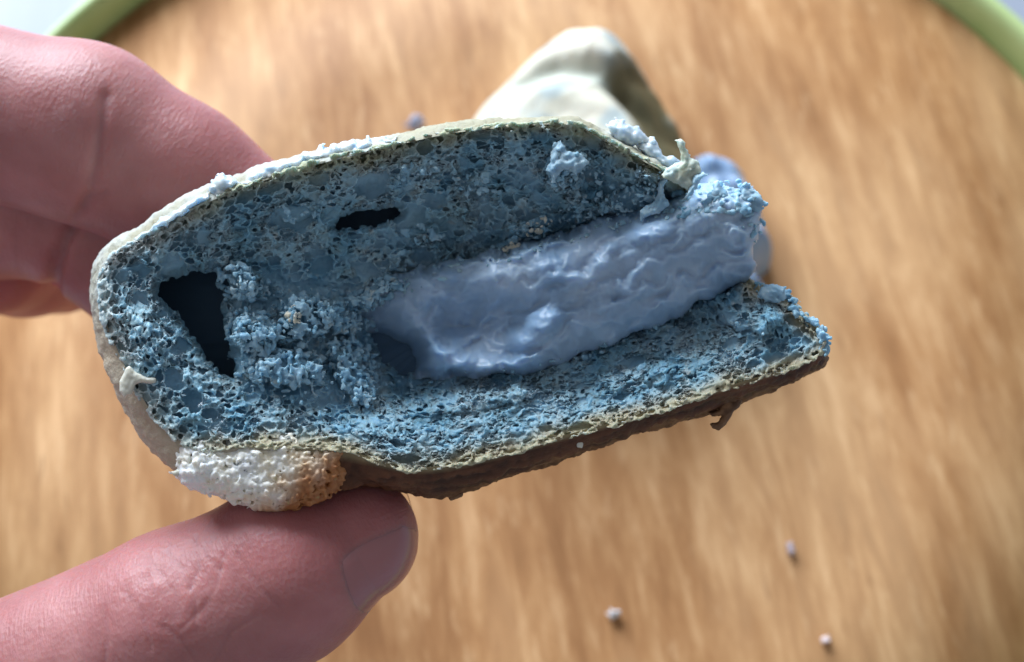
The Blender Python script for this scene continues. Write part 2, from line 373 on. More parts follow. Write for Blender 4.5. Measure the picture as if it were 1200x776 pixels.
def build_crumb():
    vx = 1.12
    X = np.arange(100, 984, vx).astype(np.float32); Y = np.arange(128, 562, vx).astype(np.float32); W = np.arange(-16, 34, 1.3).astype(np.float32)
    gx, gy = np.meshgrid(X, Y, indexing='ij')
    n1 = vnoise(P3(gx, gy, 0, 14), 1, 2); n2 = vnoise(P3(gx, gy, 5, 14), 2, 2); n3 = vnoise(P3(gx, gy, 9, 4), 3, 1)
    cp = chaikin(C_POLY, 1)
    dC = poly_sdf(gx + n1*3.5, gy + n2*3.5, cp) + n3*1.3
    dclean = poly_sdf(gx, gy, cp)
    # nearest-edge tangent direction
    g0, g1 = np.gradient(dclean, vx)
    k = 9
    ang = np.arctan2(g0, -g1)                    # tangent = (-g1,g0) rotated
    # seeds ------------------------------------------------
    def lookup(A, x, y): return A[np.clip(((x-X[0])/vx).astype(int), 0, len(X)-1), np.clip(((y-Y[0])/vx).astype(int), 0, len(Y)-1)]
    def zone(x, y):
        """size multiplier, stretch for small bubbles"""
        mid = y - (388 + (600-x)*.28)                    # <0 above the filling, >0 below
        low = ramp(mid, 40, 75)*ramp(x, 250, 420)
        st = 1.25 + low*1.3 + .35*ramp(-mid, 60, 140)
        sz = 6.2 - low*1.9 - .8*ramp(x, 560, 760)*(mid < 0) + .5*(x < 250)
        sz = sz + low*ramp(x, 800, 900)*1.2
        st = st - low*ramp(x, 760, 880)*.9
        return sz, st
    # big bubbles
    B = []
    cand = np.stack([rng.uniform(105, 980, 5000), rng.uniform(130, 560, 5000)], 1)
    dd = lookup(dclean, cand[:, 0], cand[:, 1])
    mids = cand[:, 1] - (388 + (600-cand[:, 0])*.28)
    for (x, y), d, m_ in zip(cand, dd, mids):
        if d > -10 or len(B) > 250: continue
        if m_ < -40: s_ = rng.choice([10, 12.5, 15, 19], p=[.35, .3, .22, .13]) * (1.1 if d > -60 else .8)
        elif m_ > 30: s_ = rng.choice([6.5, 8, 10], p=[.5, .35, .15])
        else: s_ = rng.choice([8, 10, 13], p=[.5, .3, .2])
        if d > -28: s_ = min(s_, 9.5)
        if any((x-b[0])**2 + (y-b[1])**2 < (1.12*(s_+b[3]))**2 for b in B): continue
        st = 1.45 if m_ < 0 else 1.9
        if x < 250: st = 1.2
        B.append((x, y, min(rng.uniform(-3, 7) if m_ > 0 else rng.uniform(-2, 11), 27-1.35*s_), s_, 0, st))
    # small bubbles: jittered lattice
    gs = []
    for cell, lo, hi in ((7.4, 4.9, 99), (5.8, 0, 4.9)):
        xs = np.arange(100, 984, cell*1.15); ys = np.arange(128, 562, cell); ws = np.arange(-12, 15, cell)
        a, b, c = np.meshgrid(xs, ys, ws, indexing='ij')
        a = (a + rng.uniform(-.5, .5, a.shape)*cell*1.3).ravel(); b = (b + rng.uniform(-.5, .5, b.shape)*cell*1.1).ravel(); c = (c + rng.uniform(-.45, .45, c.shape)*cell).ravel()
        sz, st = zone(a, b)
        keep = (lookup(dclean, a, b) < 3) & (sz >= lo) & (sz < hi) & (rng.random(len(a)) < .82)
        gs.append(np.stack([a, b, c, sz*rng.uniform(.62, 1.12, len(a)), np.zeros(len(a)), st], 1)[keep])
    G = np.concatenate(gs + [np.array(B)])
    # drop smalls inside bigs
    keep = np.ones(len(G), bool)
    for b in B:
        d2 = ((G[:, 0]-b[0])/b[5])**2 + (G[:, 1]-b[1])**2 + (G[:, 2]-b[2])**2
        keep &= ~((d2 < (b[3]*1.05)**2) & (G[:, 3] < b[3]))
    G = G[keep]
    an = lookup(ang, G[:, 0], G[:, 1]); dE = -lookup(dclean, G[:, 0], G[:, 1])
    base = np.where(G[:, 1] > 388 + (600-G[:, 0])*.28, -.24, -.15)       # inner grain follows the filling
    base = np.where(G[:, 1] < 388, -.2, base)
    # tangent angle modulo pi into (-pi/2,pi/2)
    an = (an + np.pi/2) % np.pi - np.pi/2
    wgt = ramp(-dE, -120, -30)
    G[:, 4] = base*(1-wgt) + an*wgt + rng.normal(0, .18, len(G))
    G[:, 5] *= rng.uniform(.85, 1.2, len(G))
    seeds = dict(zip(('x', 'y', 'w', 'size', 'ang', 'st'), G.T))
    F1, F2, SZ = foam_grid(X, Y, W, seeds, None)
    print('foam seeds', len(G), time.time()-T0)
    # wall thickness varies
    tw = .50 + .75*vnoise(P3(gx, gy, 2, 22), 4, 3)
    tw = tw + .5*ramp(-dclean, 7, 0)
    wall = (F2-F1)*SZ*.5 - tw[:, :, None]
    bub = (F1 - 1.25)*SZ                                 # >0 outside the bubble: solid
    F = np.minimum(wall, -bub)                           # solid where wall<0 or far from every bubble
    del wall, bub, F1, F2
    # torn front: ragged, more so where the crumb is broken up
    rag = vnoise(P3(gx, gy, 0, 26), 5, 3)*8 + vnoise(P3(gx, gy, 3, 8), 6, 2)*5.5 + vnoise(P3(gx, gy, 3, 3.2), 16, 1)*2.6
    crumbly = ramp(poly_sdf(gx, gy, chaikin([(255,310),(330,320),(440,330),(520,310),(560,330),(440,380),(445,470),(360,478),(270,445)], 1)), 15, -12)
    lump = np.abs(vnoise(P3(gx, gy, 0, 19), 8, 2))
    rag = rag + crumbly*(8 - 34*(lump-.3)) + 5
    up = ramp(poly_sdf(gx, gy, [(560,190),(760,215),(700,280),(560,320),(400,300),(420,210)]), 20, -20)
    rag = rag + up*vnoise(P3(gx, gy, 0, 15), 9, 2)*19
    h2 = np.clip(rag, -14, 24)
    F = np.maximum(F, (h2[:, :, None] - W[None, None]) * .8)
    # smooth lumps fill some bubbles in the broken-up part
    F = np.maximum(F, W[None, None]-31)                  # back of the slab
    F = np.maximum(F, dC[:, :, None])
    dH = np.minimum(poly_sdf(gx+n1*8, gy+n2*8, HOLE), poly_sdf(gx+n1*4, gy+n2*4, SLIT)) + n3*2.4 + vnoise(P3(gx, gy, 4, 7), 19, 2)*3
    F = np.maximum(F, -dH[:, :, None])
    F[0] = F[-1] = 1; F[:, 0] = F[:, -1] = 1; F[:, :, 0] = F[:, :, -1] = 1
    V, Q = surface_nets(F, X, Y, W)
    del F
    hz = h_full(V[:, 0], V[:, 1])
    V0 = V.copy(); V = V.copy()
    V[:, 0] += vnoise(P3(V0[:, 0], V0[:, 1], V0[:, 2], 7), 18, 2)*1.9 + vnoise(P3(V0[:, 0], V0[:, 1], V0[:, 2], 2.6), 20, 1)*.7
    V[:, 1] += vnoise(P3(V0[:, 0], V0[:, 1], V0[:, 2], 7), 38, 2)*1.9 + vnoise(P3(V0[:, 0], V0[:, 1], V0[:, 2], 2.6), 36, 1)*.7
    jit = vnoise(P3(V[:, 0], V[:, 1], V[:, 2], 3.0), 11, 2)*1.0
    z = hz - V[:, 2] + jit
    # colour: pigment only
    d = poly_sdf(V[:, 0], V[:, 1], cp)
    n = vnoise(P3(V[:, 0], V[:, 1], V[:, 2], 30), 12, 3)
    blue = lerpc((.15, .33, .46), (.32, .51, .63), np.clip(.5+n*1.1, 0, 1))
    gn = ramp(vnoise(P3(V[:, 0], V[:, 1], V[:, 2], 55), 17, 2), .1, .6)[:, None]*.35; blue = blue*(1-gn) + np.array((.25, .39, .41))*gn
    edge = ramp(d + n*12, -30, -4)*.95
    top = ramp(V[:, 1] - (388 + (600-V[:, 0])*.28), 20, -20)
    ecol = lerpc((.38, .34, .21), (.32, .33, .20), top)
    white = ramp(V[:, 0], 330, 160)[:, None]*ramp(V[:, 1], 330, 560)[:, None]*0 + ramp(V[:, 0], 300, 150)[:, None]
    ecol = ecol*(1-white) + np.array((.42, .50, .50))*white
    col = blue*(1-edge[:, None]) + ecol*edge[:, None]
    pale = ramp(vnoise(P3(V[:, 0], V[:, 1], V[:, 2], 16), 14, 2), .52, .75)*.5
    col = lerpc(col, (.50, .55, .52), pale) if False else col*(1-pale[:, None]) + np.array((.46, .50, .47))*pale[:, None]
    L = to_local(V[:, 0], V[:, 1], z)
    print('crumb', len(V), len(Q), time.time()-T0)
    # image y points down: flip winding
    mesh_np('crumb', L, Q, M_crumb, bun, col)
build_crumb()

# ------------------------------------------------------------------ cream filling
def build_cream():
    pts = [(430,352,-95),(480,332,-78),(540,315,-60),(600,300,-48),(670,282,-40),(740,262,-34),(800,236,-22),(850,218,-12),(890,235,-12),
           (470,365,-75),(520,345,-42),(580,328,-25),(640,312,-14),(700,296,-6),(760,276,2),(820,252,8),(870,245,4),
           (450,400,-150),(475,425,-160),(440,430,-150),(520,385,-92),(560,360,-70),(600,372,-66),(560,380,-80),(660,345,-34),(620,345,-36),(720,330,-20),(780,310,-10),(830,290,-8),(875,280,-8),
           (505,402,-45),(520,415,-42),(550,425,-40),(600,425,-42),(600,395,-38),(640,395,-30),(690,375,-32),(750,355,-34),(800,335,-34),(850,315,-34),(885,310,-30),
           (470,450,-110),(540,445,-52),(620,440,-58),(700,405,-58),(780,375,-58),(870,330,-55)]
    f = rbf(pts)
    vx = 1.5
    X = np.arange(404, 912, vx).astype(np.float32); Y = np.arange(200, 466, vx).astype(np.float32)
    gx, gy = np.meshgrid(X, Y, indexing='ij')
    n1 = vnoise(P3(gx, gy, 0, 22), 21, 3); n2 = vnoise(P3(gx, gy, 7, 22), 22, 3)
    n4 = vnoise(P3(gx, gy, 2, 7), 39, 2); d = poly_sdf(gx+n1*9, gy+n2*9, chaikin(CREAM, 1)) + n4*4*ramp(gy+(gx-430)*.3, 425, 390)
    h = f(gx, gy)
    # folds that run along the filling (rotated coordinates, warped)
    a = math.radians(-21); u = gx*math.cos(a)+gy*math.sin(a); v = -gx*math.sin(a)+gy*math.cos(a)
    v2 = v + n1*14
    ridg = 1-np.abs(vnoise(P3(u, v2*2.6, 0, 60), 23, 2))*2
    h = h + ridg*8 + vnoise(P3(u, v2*1.8, 3, 34), 24, 2)*13 + vnoise(P3(u, v2, 9, 90), 37, 1)*14 + (1-np.abs(vnoise(P3(u, v2*1.5, 3, 15), 25, 2))*2)*2.2 + vnoise(P3(gx, gy, 3, 5), 26, 2)*.7
    rough = np.maximum(ramp(gx-gy*.2, 690, 790)*ramp(gy, 300, 240), ramp(d, -26, -4)*ramp(gy+(gx-430)*.28, 400, 370)*.8)
    rough = rough*np.clip(.7+n1*1.2, 0, 1)
    h = h + rough*((1-np.abs(vnoise(P3(gx, gy, 1, 8), 27, 2))*2)*4.5 + vnoise(P3(gx, gy, 1, 3.5), 28, 1)*1.5)
    hol = poly_sdf(gx+n1*5, gy+n2*5, chaikin([(415,396),(440,386),(462,390),(482,402),(502,400),(510,412),(500,424),(494,440),(476,452),(440,470),(412,450)], 1))
    h = h - 24*ramp(hol, 6, -16) + ramp(hol, 4, -14)*(vnoise(P3(gx, gy, 2, 13), 45, 2)*13 + vnoise(P3(gx, gy, 2, 5), 46, 1)*2)
    # tongue with a pointed tip
    dt = poly_sdf(gx+n1*3, gy+n2*3, chaikin([(500,402),(515,403),(545,412),(590,420),(640,405),(630,438),(560,445),(520,440),(505,425)], 1))
    h = h + ramp(dt, 6, -16)*20
    dt2 = poly_sdf(gx+n1*3, gy+n2*3, chaikin([(590,392),(612,370),(650,356),(665,372),(640,400),(615,418),(600,412)], 1))
    h = h + ramp(dt2, 6, -14)*14
    rr = 17.; q = np.clip(1+d/rr, 0, 1); hr = h - 34*(1-np.sqrt(np.clip(1-q*q, 0, 1)))
    hb = h_macro(gx, gy) - 17; tb = ramp(d + n1*7 + n4*3, -15, 7)      # smeared edge: sinks into the crumb
    hs = h*(1-tb) + np.minimum(hb, h)*tb
    mid_ = gy + (gx-430)*.30
    keepr = np.maximum(ramp(gx, 770, 820), ramp(gx, 560, 640)*ramp(mid_, 415, 440))
    h = hs*(1-keepr) + hr*keepr
    ok = d < 0.6
    idx = np.full(gx.shape, -1, np.int64); nv = ok.sum(); idx[ok] = np.arange(nv)
    px, py, hz = gx[ok], gy[ok], h[ok]
    F = to_local(px, py, hz)
    bk = np.minimum(hz-4, -95+0*hz) - 25*np.sqrt(np.clip(-d[ok]/40, 0, 1))
    Bk = to_local(px, py, bk)
    m = ok[:-1, :-1] & ok[1:, :-1] & ok[1:, 1:] & ok[:-1, 1:]
    i, j = np.nonzero(m)
    q = np.stack([idx[i, j], idx[i, j+1], idx[i+1, j+1], idx[i+1, j]], 1)
    Q = [q, q[:, ::-1]+nv]
    # side walls
    for (da, db, ea, eb, ni, nj) in (((0, 0), (1, 0), 0, 0, 0, -1), ((1, 1), (0, 1), 0, 0, 0, 1), ((0, 1), (0, 0), 0, 0, -1, 0), ((1, 0), (1, 1), 0, 0, 1, 0)):
        mm = np.zeros_like(m); ii = i+ni; jj = j+nj
        inb = (ii >= 0) & (jj >= 0) & (ii < m.shape[0]) & (jj < m.shape[1])
        nb = np.zeros(len(i), bool); nb[inb] = m[ii[inb], jj[inb]]
        e = ~nb; p = idx[i[e]+da[0], j[e]+da[1]]; r = idx[i[e]+db[0], j[e]+db[1]]
        Q.append(np.stack([p, r, r+nv, p+nv], 1))
    n = vnoise(P3(px, py, 0, 40), 29, 3)
    col = lerpc((.26, .40, .57), (.41, .54, .69), np.clip(.5+n*1.2, 0, 1))
    r_ = rough[ok][:, None]*.75; col = col*(1-r_) + np.array((.28, .44, .58))*r_
    global CRH; CRH = (X, Y, np.where(ok, h, -99))
    mesh_np('cream_filling', np.concatenate([F, Bk]), np.concatenate(Q), M_cream, bun, np.concatenate([col, col]))
build_cream()

# ------------------------------------------------------------------ crust: outer skin with icing, brown base
def build_crust():
    O = resample(chaikin(O_POLY, 2), 1.9); Cc = resample(chaikin(C_POLY, 2), 1.0)
    n = len(O)
    near = np.array([Cc[np.argmin(((Cc-o)**2).sum(1))] for o in O])
    for _ in range(6): near = (np.roll(near, 1, 0)+near*2+np.roll(near, -1, 0))/4
    cen = np.array([540., 370.])
    hC = h_macro(near[:, 0], near[:, 1])
    nrm = O - near
    tang = np.roll(O, -1, 0)-np.roll(O, 1, 0); out = np.stack([tang[:, 1], -tang[:, 0]], 1)
    out /= np.linalg.norm(out, axis=1)[:, None]+1e-9
    if ((out*(O-cen)).sum(1)).mean() < 0: out = -out
    under = ramp(O[:, 1]-(388+(600-O[:, 0])*.28), 60, 90)             # bottom side
    left = ramp(O[:, 0], 330, 150)
    thick = 150 - 25*left
    rings = []; K = 44
    P = []; cols = []
    for k in range(K):
        t = k/(K-1)
        if t < .28:                                                   # lip: from just under the crumb edge outwards
            s = t/.28; xy = near + (O-near)*(s**.8) - out*(5*(1-s)); z = hC - 9 - 22*s**1.4
        elif t < .62:
            s = (t-.28)/.34; xy = O + out*(2.0*math.sin(s*math.pi)*1) - out*0; z = hC - 31 - (thick-45)*s
        else:
            s = (t-.62)/.38; sc = math.cos(s*math.pi/2); sc = max(sc, .002)
            xy = cen + (O-cen)*(sc**.5); z = hC*(1-s)-40*s - 31 - (thick-45) - 55*math.sin(s*math.pi/2)
        zz = z + 0*O[:, 0]
        nb = vnoise(P3(xy[:, 0], xy[:, 1], zz, 34), 31, 3)
        nf = vnoise(P3(xy[:, 0], xy[:, 1], zz, 7), 32, 2)
        amp = ramp(np.full(n, t), .02, .2)*ramp(np.full(n, t), 1.0, .8)
        # brown base is flaky and creased lengthwise
        lay = vnoise(P3(xy[:, 0]*.5, xy[:, 1]*2.2+xy[:, 0]*.7, zz*5, 26), 33, 4)
        disp = (nb*6.5 + nf*(2.4+1.2*under) + lay*4.0*under)*amp
        P.append(np.stack([xy[:, 0]+out[:, 0]*disp, xy[:, 1]+out[:, 1]*disp, zz], 1))
        beige = lerpc((.40, .33, .24), (.50, .44, .34), np.clip(.5+nb, 0, 1))
        cream = lerpc((.30, .29, .21), (.46, .49, .46), np.clip(.5+nb*1.6, 0, 1))
        olv = (ramp(xy[:, 0], 440, 490)*ramp(xy[:, 0], 720, 690))[:, None]*.8; cream = cream*(1-olv) + np.array((.29, .265, .16))*olv
        brown = lerpc((.05, .020, .010), (.155, .065, .030), np.clip(.5+lay*1.1+nf*.4, 0, 1))  # brown crust, its colour darkened further for the shade of facing down
        lb = ramp(O[:, 0], 420, 250)*ramp(O[:, 1], 330, 420)
        c = cream
        c = c*(1-lb[:, None]) + beige*lb[:, None]
        bb = (under*ramp(O[:, 0], 300, 385))
        rim = ramp(np.full(n, t), .00, .07)
        khaki = np.array((.30, .25, .14))
        c = c*(1-bb[:, None]) + (khaki*(1-rim)[:, None] + brown*rim[:, None])*bb[:, None]
        cols.append(c)
    P = np.concatenate(P); cols = np.concatenate(cols)
    L = to_local(P[:, 0], P[:, 1], P[:, 2])
    i = np.arange(n); j = (i+1) % n; Q = []
    for k in range(K-1): Q.append(np.stack([k*n+i, k*n+j, (k+1)*n+j, (k+1)*n+i], 1))
    Q = np.concatenate(Q)
    o = mesh_np('crust', L, Q, M_crust, bun, cols)
    return O, out
def build_inner():
    """crumb deep inside the bun, seen through the holes"""
    O = resample(chaikin(O_POLY, 2), 6); n = len(O); cen = np.array([540., 370.]); P = []
    K = 15
    for k in range(K):
        t = math.pi*k/(K-1); r = max(math.sin(t), .01)**.35*.90
        xy = cen+(O-cen)*r; z = -172 + 26*math.cos(t) + vnoise(P3(xy[:, 0], xy[:, 1], 0, 25), 151, 3)*9
        P.append(np.stack([xy[:, 0], xy[:, 1], z], 1))
    P = np.concatenate(P); i = np.arange(n); j = (i+1) % n
    Q = np.concatenate([np.stack([k*n+i, k*n+j, (k+1)*n+j, (k+1)*n+i], 1) for k in range(K-1)])
    mesh_np('inner_crumb', to_local(P[:, 0], P[:, 1], P[:, 2]), Q, M_crumb, bun, np.tile(np.array((.07, .14, .22)), (len(P), 1)))  # crumb blue darkened to paint in the shade deep in the holes
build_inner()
O_res, O_out = build_crust()

# ------------------------------------------------------------------ blob builder used for flap, icing, flecks
def blob_mesh(name, polys, zc, zr, mat, parent, colf, vx=1.6, lump=(9, 5), fine=1.0, seed=40, pad=14, foam=0, kind=None, edge=3.0):
    """solid that fills a traced shape, rounded in depth, with granular lumps"""
    P = np.concatenate([np.array(p, float) for p in polys]); x0, y0 = P.min(0)-pad; x1, y1 = P.max(0)+pad
    X = np.arange(x0, x1, vx).astype(np.float32); Y = np.arange(y0, y1, vx).astype(np.float32); Z = np.arange(-zr-pad, zr+pad, vx*1.15).astype(np.float32)
    gx, gy = np.meshgrid(X, Y, indexing='ij')
    n1 = vnoise(P3(gx, gy, 0, 9), seed, 2); n2 = vnoise(P3(gx, gy, 7, 9), seed+1, 2)
    d = np.full(gx.shape, 1e9, np.float32)
    for p in polys: d = np.minimum(d, poly_sdf(gx+n1*edge, gy+n2*edge, p))
    R = min(zr, max(4., float(-d.min())))
    prof = zr*np.sqrt(np.clip(1-np.clip(1+d/R, 0, 1)**2, 0, 1))
    F = np.maximum(np.abs(Z)[None, None]-prof[:, :, None], np.minimum(d, 30)[:, :, None])*.8
    G = np.stack(np.broadcast_arrays(gx[:, :, None], gy[:, :, None], Z[None, None]), -1)
    F = F + vnoise(G/lump[0], seed+2, 2)*lump[1] + vnoise(G/3.2, seed+3, 1)*fine
    if foam:
        c = np.abs(vnoise(G/7.5, seed+4, 1)); F = np.maximum(F, foam*(.10-c)*14 if foam > 0 else F)
    F[0] = F[-1] = 1; F[:, 0] = F[:, -1] = 1; F[:, :, 0] = F[:, :, -1] = 1
    V, Q = surface_nets(F, X, Y, Z)
    zz = zc(V[:, 0], V[:, 1]) if callable(zc) else zc
    col = colf(V[:, 0], V[:, 1], V[:, 2])
    o = mesh_np(name, to_local(V[:, 0], V[:, 1], V[:, 2]+zz), Q, mat, parent, col)
    if kind: o['kind'] = kind
    return o

def grains_mesh(name, G, mat, parent, colf, vx=1.35, kk=1.2, rough=1.0, seed=200, body=None, ani=(.7, 1.35)):
    """G rows: x, y, z, radius -> one welded cluster of rough grains (traced-plane coordinates)"""
    G = np.asarray(G, float); pad = G[:, 3].max()+6
    X = np.arange(G[:, 0].min()-pad, G[:, 0].max()+pad, vx).astype(np.float32); Y = np.arange(G[:, 1].min()-pad, G[:, 1].max()+pad, vx).astype(np.float32); Z = np.arange(G[:, 2].min()-pad, G[:, 2].max()+pad, vx).astype(np.float32)
    F = np.full((len(X), len(Y), len(Z)), 6., np.float32); r_ = np.random.default_rng(seed)
    for x, y, z, r in G:
        e = r_.uniform(ani[0], ani[1], 3); e /= e.prod()**(1/3); R = r*1.4+5
        sl = []; ax = []
        for c, A, q in ((x, X, e[0]), (y, Y, e[1]), (z, Z, e[2])):
            a = max(0, int((c-R-A[0])/vx)); b = min(len(A), int((c+R-A[0])/vx)+2); sl.append(slice(a, b)); ax.append((A[a:b]-c)/q)
        d = np.sqrt(ax[0][:, None, None]**2+ax[1][None, :, None]**2+ax[2][None, None]**2)-r
        # facet the grain with a random cutting plane
        nv = r_.normal(0, 1, 3); nv /= np.linalg.norm(nv)
        d = np.maximum(d, ax[0][:, None, None]*nv[0]+ax[1][None, :, None]*nv[1]+ax[2][None, None]*nv[2]-r*.6)
        s_ = F[tuple(sl)]; s_[...] = smin(s_, d.astype(np.float32), kk)
    P = np.stack(np.broadcast_arrays(X[:, None, None], Y[None, :, None], Z[None, None]), -1)
    if body is not None:
        bp_, bz, br = body
        g0, g1 = np.meshgrid(X, Y, indexing='ij'); d = poly_sdf(g0+vnoise(P3(g0, g1, 0, 12), seed+5, 2)*5, g1+vnoise(P3(g0, g1, 6, 12), seed+5, 2)*5, bp_)
        pr = br*np.sqrt(np.clip(1-np.clip(1+d/br, 0, 1)**2, 0, 1))
        F = smin(F, np.maximum((np.abs(Z-bz)[None, None]-pr[:, :, None])*.7, np.minimum(d, 20)[:, :, None]), 3.)
        F = np.maximum(F, 9*(vnoise(P/8, seed+6, 2)-.50))
    F = F + (.30-np.abs(vnoise(P/7.5, seed+8, 2)))*rough*3.2 + vnoise(P/5.5, seed+1, 2)*rough*1.5 + vnoise(P/2.8, seed+2, 1)*rough*.7
    F[0] = F[-1] = 1; F[:, 0] = F[:, -1] = 1; F[:, :, 0] = F[:, :, -1] = 1
    V, Q = surface_nets(F, X, Y, Z)
    return mesh_np(name, to_local(V[:, 0], V[:, 1], V[:, 2]), Q, mat, parent, colf(V[:, 0], V[:, 1], V[:, 2]))

def fill_grains(poly, n, rmin, rmax, zf, r_, inset=0.):
    P = np.array(poly, float); lo, hi = P.min(0), P.max(0); out = []
    while len(out) < n:
        c = r_.uniform(lo, hi, (n*3, 2)); d = poly_sdf(c[:, 0], c[:, 1], P)
        for (x, y), dd in zip(c, d):
            r = rmin+(rmax-rmin)*r_.random()**2
            if dd < -r*.75-inset and len(out) < n: out.append((x, y, zf(x, y, -dd), r))
    return out

# torn white chunk at lower left
def flap_col(x, y, z):
    n = vnoise(P3(x, y, z, 16), 51, 3); nf = vnoise(P3(x, y, z, 7), 52, 2)
    c = lerpc((.80, .83, .82), (.86, .80, .64), np.clip(.5+n+(x-290)/200, 0, 1))
    br = ramp(x + (y-545)*1.1 + n*30, 312, 400)
    c = c*(1-br[:, None]) + lerpc((.66, .38, .16), (.34, .13, .04), np.clip(br*.9+nf*.3, 0, 1))*br[:, None]
    ol = ramp(nf, .45, .7)*.6
    return c*(1-ol[:, None]) + np.array((.38, .34, .14))*ol[:, None]
FLAP = [(205,556),(210,524),(232,512),(255,520),(290,508),(312,514),(335,505),(360,515),(385,511),(412,509),(421,526),(417,548),(410,565),(395,578),(372,588),(348,596),(322,602),(300,598),(275,590),(250,580),(228,574),(212,566),(198,552)]
r_f = np.random.default_rng(5)
GF = fill_grains(FLAP, 520, 2.2, 6.5, lambda x, y, d: -12 + r_f.uniform(.2, 1)*24*math.sqrt(min(1, max(d, 0)/22)), r_f, -2)
grains_mesh('torn_flap', GF, M_white, bun, flap_col, vx=1.3, kk=2.4, rough=1.3, seed=210, body=(FLAP, -16, 30))['label'] = 'pale crumbly flap browned at its right end'
# icing along the top edge
def ice_col(x, y, z):
    n = vnoise(P3(x, y, z, 14), 61, 2); return lerpc((.44, .56, .66), (.58, .64, .64), np.clip(.5+n, 0, 1))
for P_ in ([(243,222),(250,207),(262,202),(278,206),(284,214),(272,226),(255,234)],
           [(280,212),(310,196),(360,180),(395,168),(432,164),(448,163),(470,160),(466,169),(420,180),(370,192),(320,208),(290,220)],
           [(170,272),(185,258),(215,238),(245,222),(246,232),(215,250),(186,270)]):
    blob_mesh('icing', [P_], -22, 16, M_ice, bun, ice_col, vx=1.5, lump=(8, 4.5), fine=1.0, seed=62, edge=6)
for P_ in ([(706,146),(718,141),(742,144),(757,156),(760,168),(740,172),(722,165)], [(742,168),(760,164),(772,170),(776,182),(790,180),(798,190),(790,200),(765,192)]):
    blob_mesh('icing', [P_], -34, 13, M_ice, bun, ice_col, vx=1.5, lump=(9, 4.0), fine=1.0, seed=66, edge=5)
# curled shreds at the right end of the upper edge
def shred_col(x, y, z):
    n = vnoise(P3(x, y, z, 12), 71, 2); return lerpc((.36, .45, .44), (.55, .58, .44), np.clip(.6+n, 0, 1))
blob_mesh('torn_shred', [[(791,165),(798,163),(803,168),(802,176),(808,184),(820,192),(822,202),(812,208),(815,216),(806,222),(790,214),(776,208),(780,198),(796,190),(797,178)]], 2, 9, M_crumb, bun, shred_col, vx=1.2, lump=(6, 2.5), fine=1, seed=73, edge=2)
def bshred_col(x, y, z):
    n = vnoise(P3(x, y, z, 12), 71, 2); return lerpc((.22, .38, .50), (.38, .53, .62), np.clip(.5+n, 0, 1))
for P_, z_ in (([(806,222),(815,204),(824,200),(828,206),(818,216),(812,228),(800,234)], 4), ([(768,236),(772,214),(780,200),(783,212),(778,226),(786,240),(772,250),(752,258),(748,246)], -18),
           ([(640,200),(650,172),(658,165),(664,176),(684,180),(690,192),(676,205),(660,200),(648,212)], 0), ([(832,234),(836,214),(842,210),(848,222),(856,228),(846,240)], -8),
           ([(866,232),(868,216),(874,213),(880,222),(892,228),(897,238),(890,250),(874,246)], -6),
           ([(888,345),(892,336),(904,334),(920,338),(922,350),(912,356),(896,354)], -22)):
    blob_mesh('torn_shred', [P_], z_, 9, M_crumb, bun, bshred_col, vx=1.2, lump=(6, 3.0), fine=1, seed=75, edge=2.5)
def lump_col(x, y, z):
    n = vnoise(P3(x, y, z, 14), 81, 3); c = lerpc((.17, .34, .47), (.33, .50, .61), np.clip(.5+n, 0, 1))
    t = ramp(vnoise(P3(x, y, z, 12), 82, 2), .45, .7)[:, None]*.6; return c*(1-t) + np.array((.45, .50, .47))*t
r_l = np.random.default_rng(11)
HX, HY = np.arange(90, 1000, 3).astype(np.float32), np.arange(120, 620, 3).astype(np.float32)
HT = h_full(*np.meshgrid(HX, HY, indexing='ij'))
def on_face(x, y, d): return float(HT[int((x-90)/3), int((y-120)/3)]) - 3 + r_l.normal(0, 3.5)
for n_, (P_, a_) in enumerate(LUMPS[:17]):
    A_ = np.array(P_, float); sz_ = np.ptp(A_[:, 0])*np.ptp(A_[:, 1])
    dens = .040 if n_ < 8 else .022
    gr = fill_grains(P_, max(8, int(sz_*dens)), 1.4, 4.6 if n_ < 8 else 3.3, on_face, r_l, -3)
    grains_mesh('crumb_lump', gr, M_crumb, bun, lump_col, vx=1.2, kk=4.0, rough=1.7, seed=230+n_, ani=(.4, 1.8))
# loose torn bits scattered over the whole face
bits = []
for P_, n_, r0, r1 in ((C_POLY, 160, 1.0, 2.2), ([(250,310),(330,330),(440,340),(445,470),(360,478),(265,445)], 190, 1.5, 5.0), ([(640,190),(780,205),(840,225),(760,258),(680,270),(640,250)], 130, 1.5, 4.5),
                       ([(440,440),(560,448),(700,425),(830,372),(900,360),(800,420),(640,462),(480,480)], 50, 1.3, 3.0)):
    for g in fill_grains(P_, n_, r0, r1, lambda x, y, d: 0, r_l):
        if poly_sdf(np.array([g[0]]), np.array([g[1]]), HOLE)[0] > 4 and poly_sdf(np.array([g[0]]), np.array([g[1]]), SLIT)[0] > 3 and poly_sdf(np.array([g[0]]), np.array([g[1]]), CREAM_P)[0] > 2 and poly_sdf(np.array([g[0]]), np.array([g[1]]), C_POLY)[0] < -26:
            bits.append((g[0], g[1], on_face(g[0], g[1], 0)+2, g[3]))
ob = grains_mesh('loose_crumbs', bits, M_crumb, bun, lump_col, vx=1.5, kk=.8, rough=1.2, seed=260, ani=(.4, 1.9)); ob['kind'] = 'stuff'
def pale_col(x, y, z): return np.tile(np.array((.58, .58, .50)), (len(x), 1))
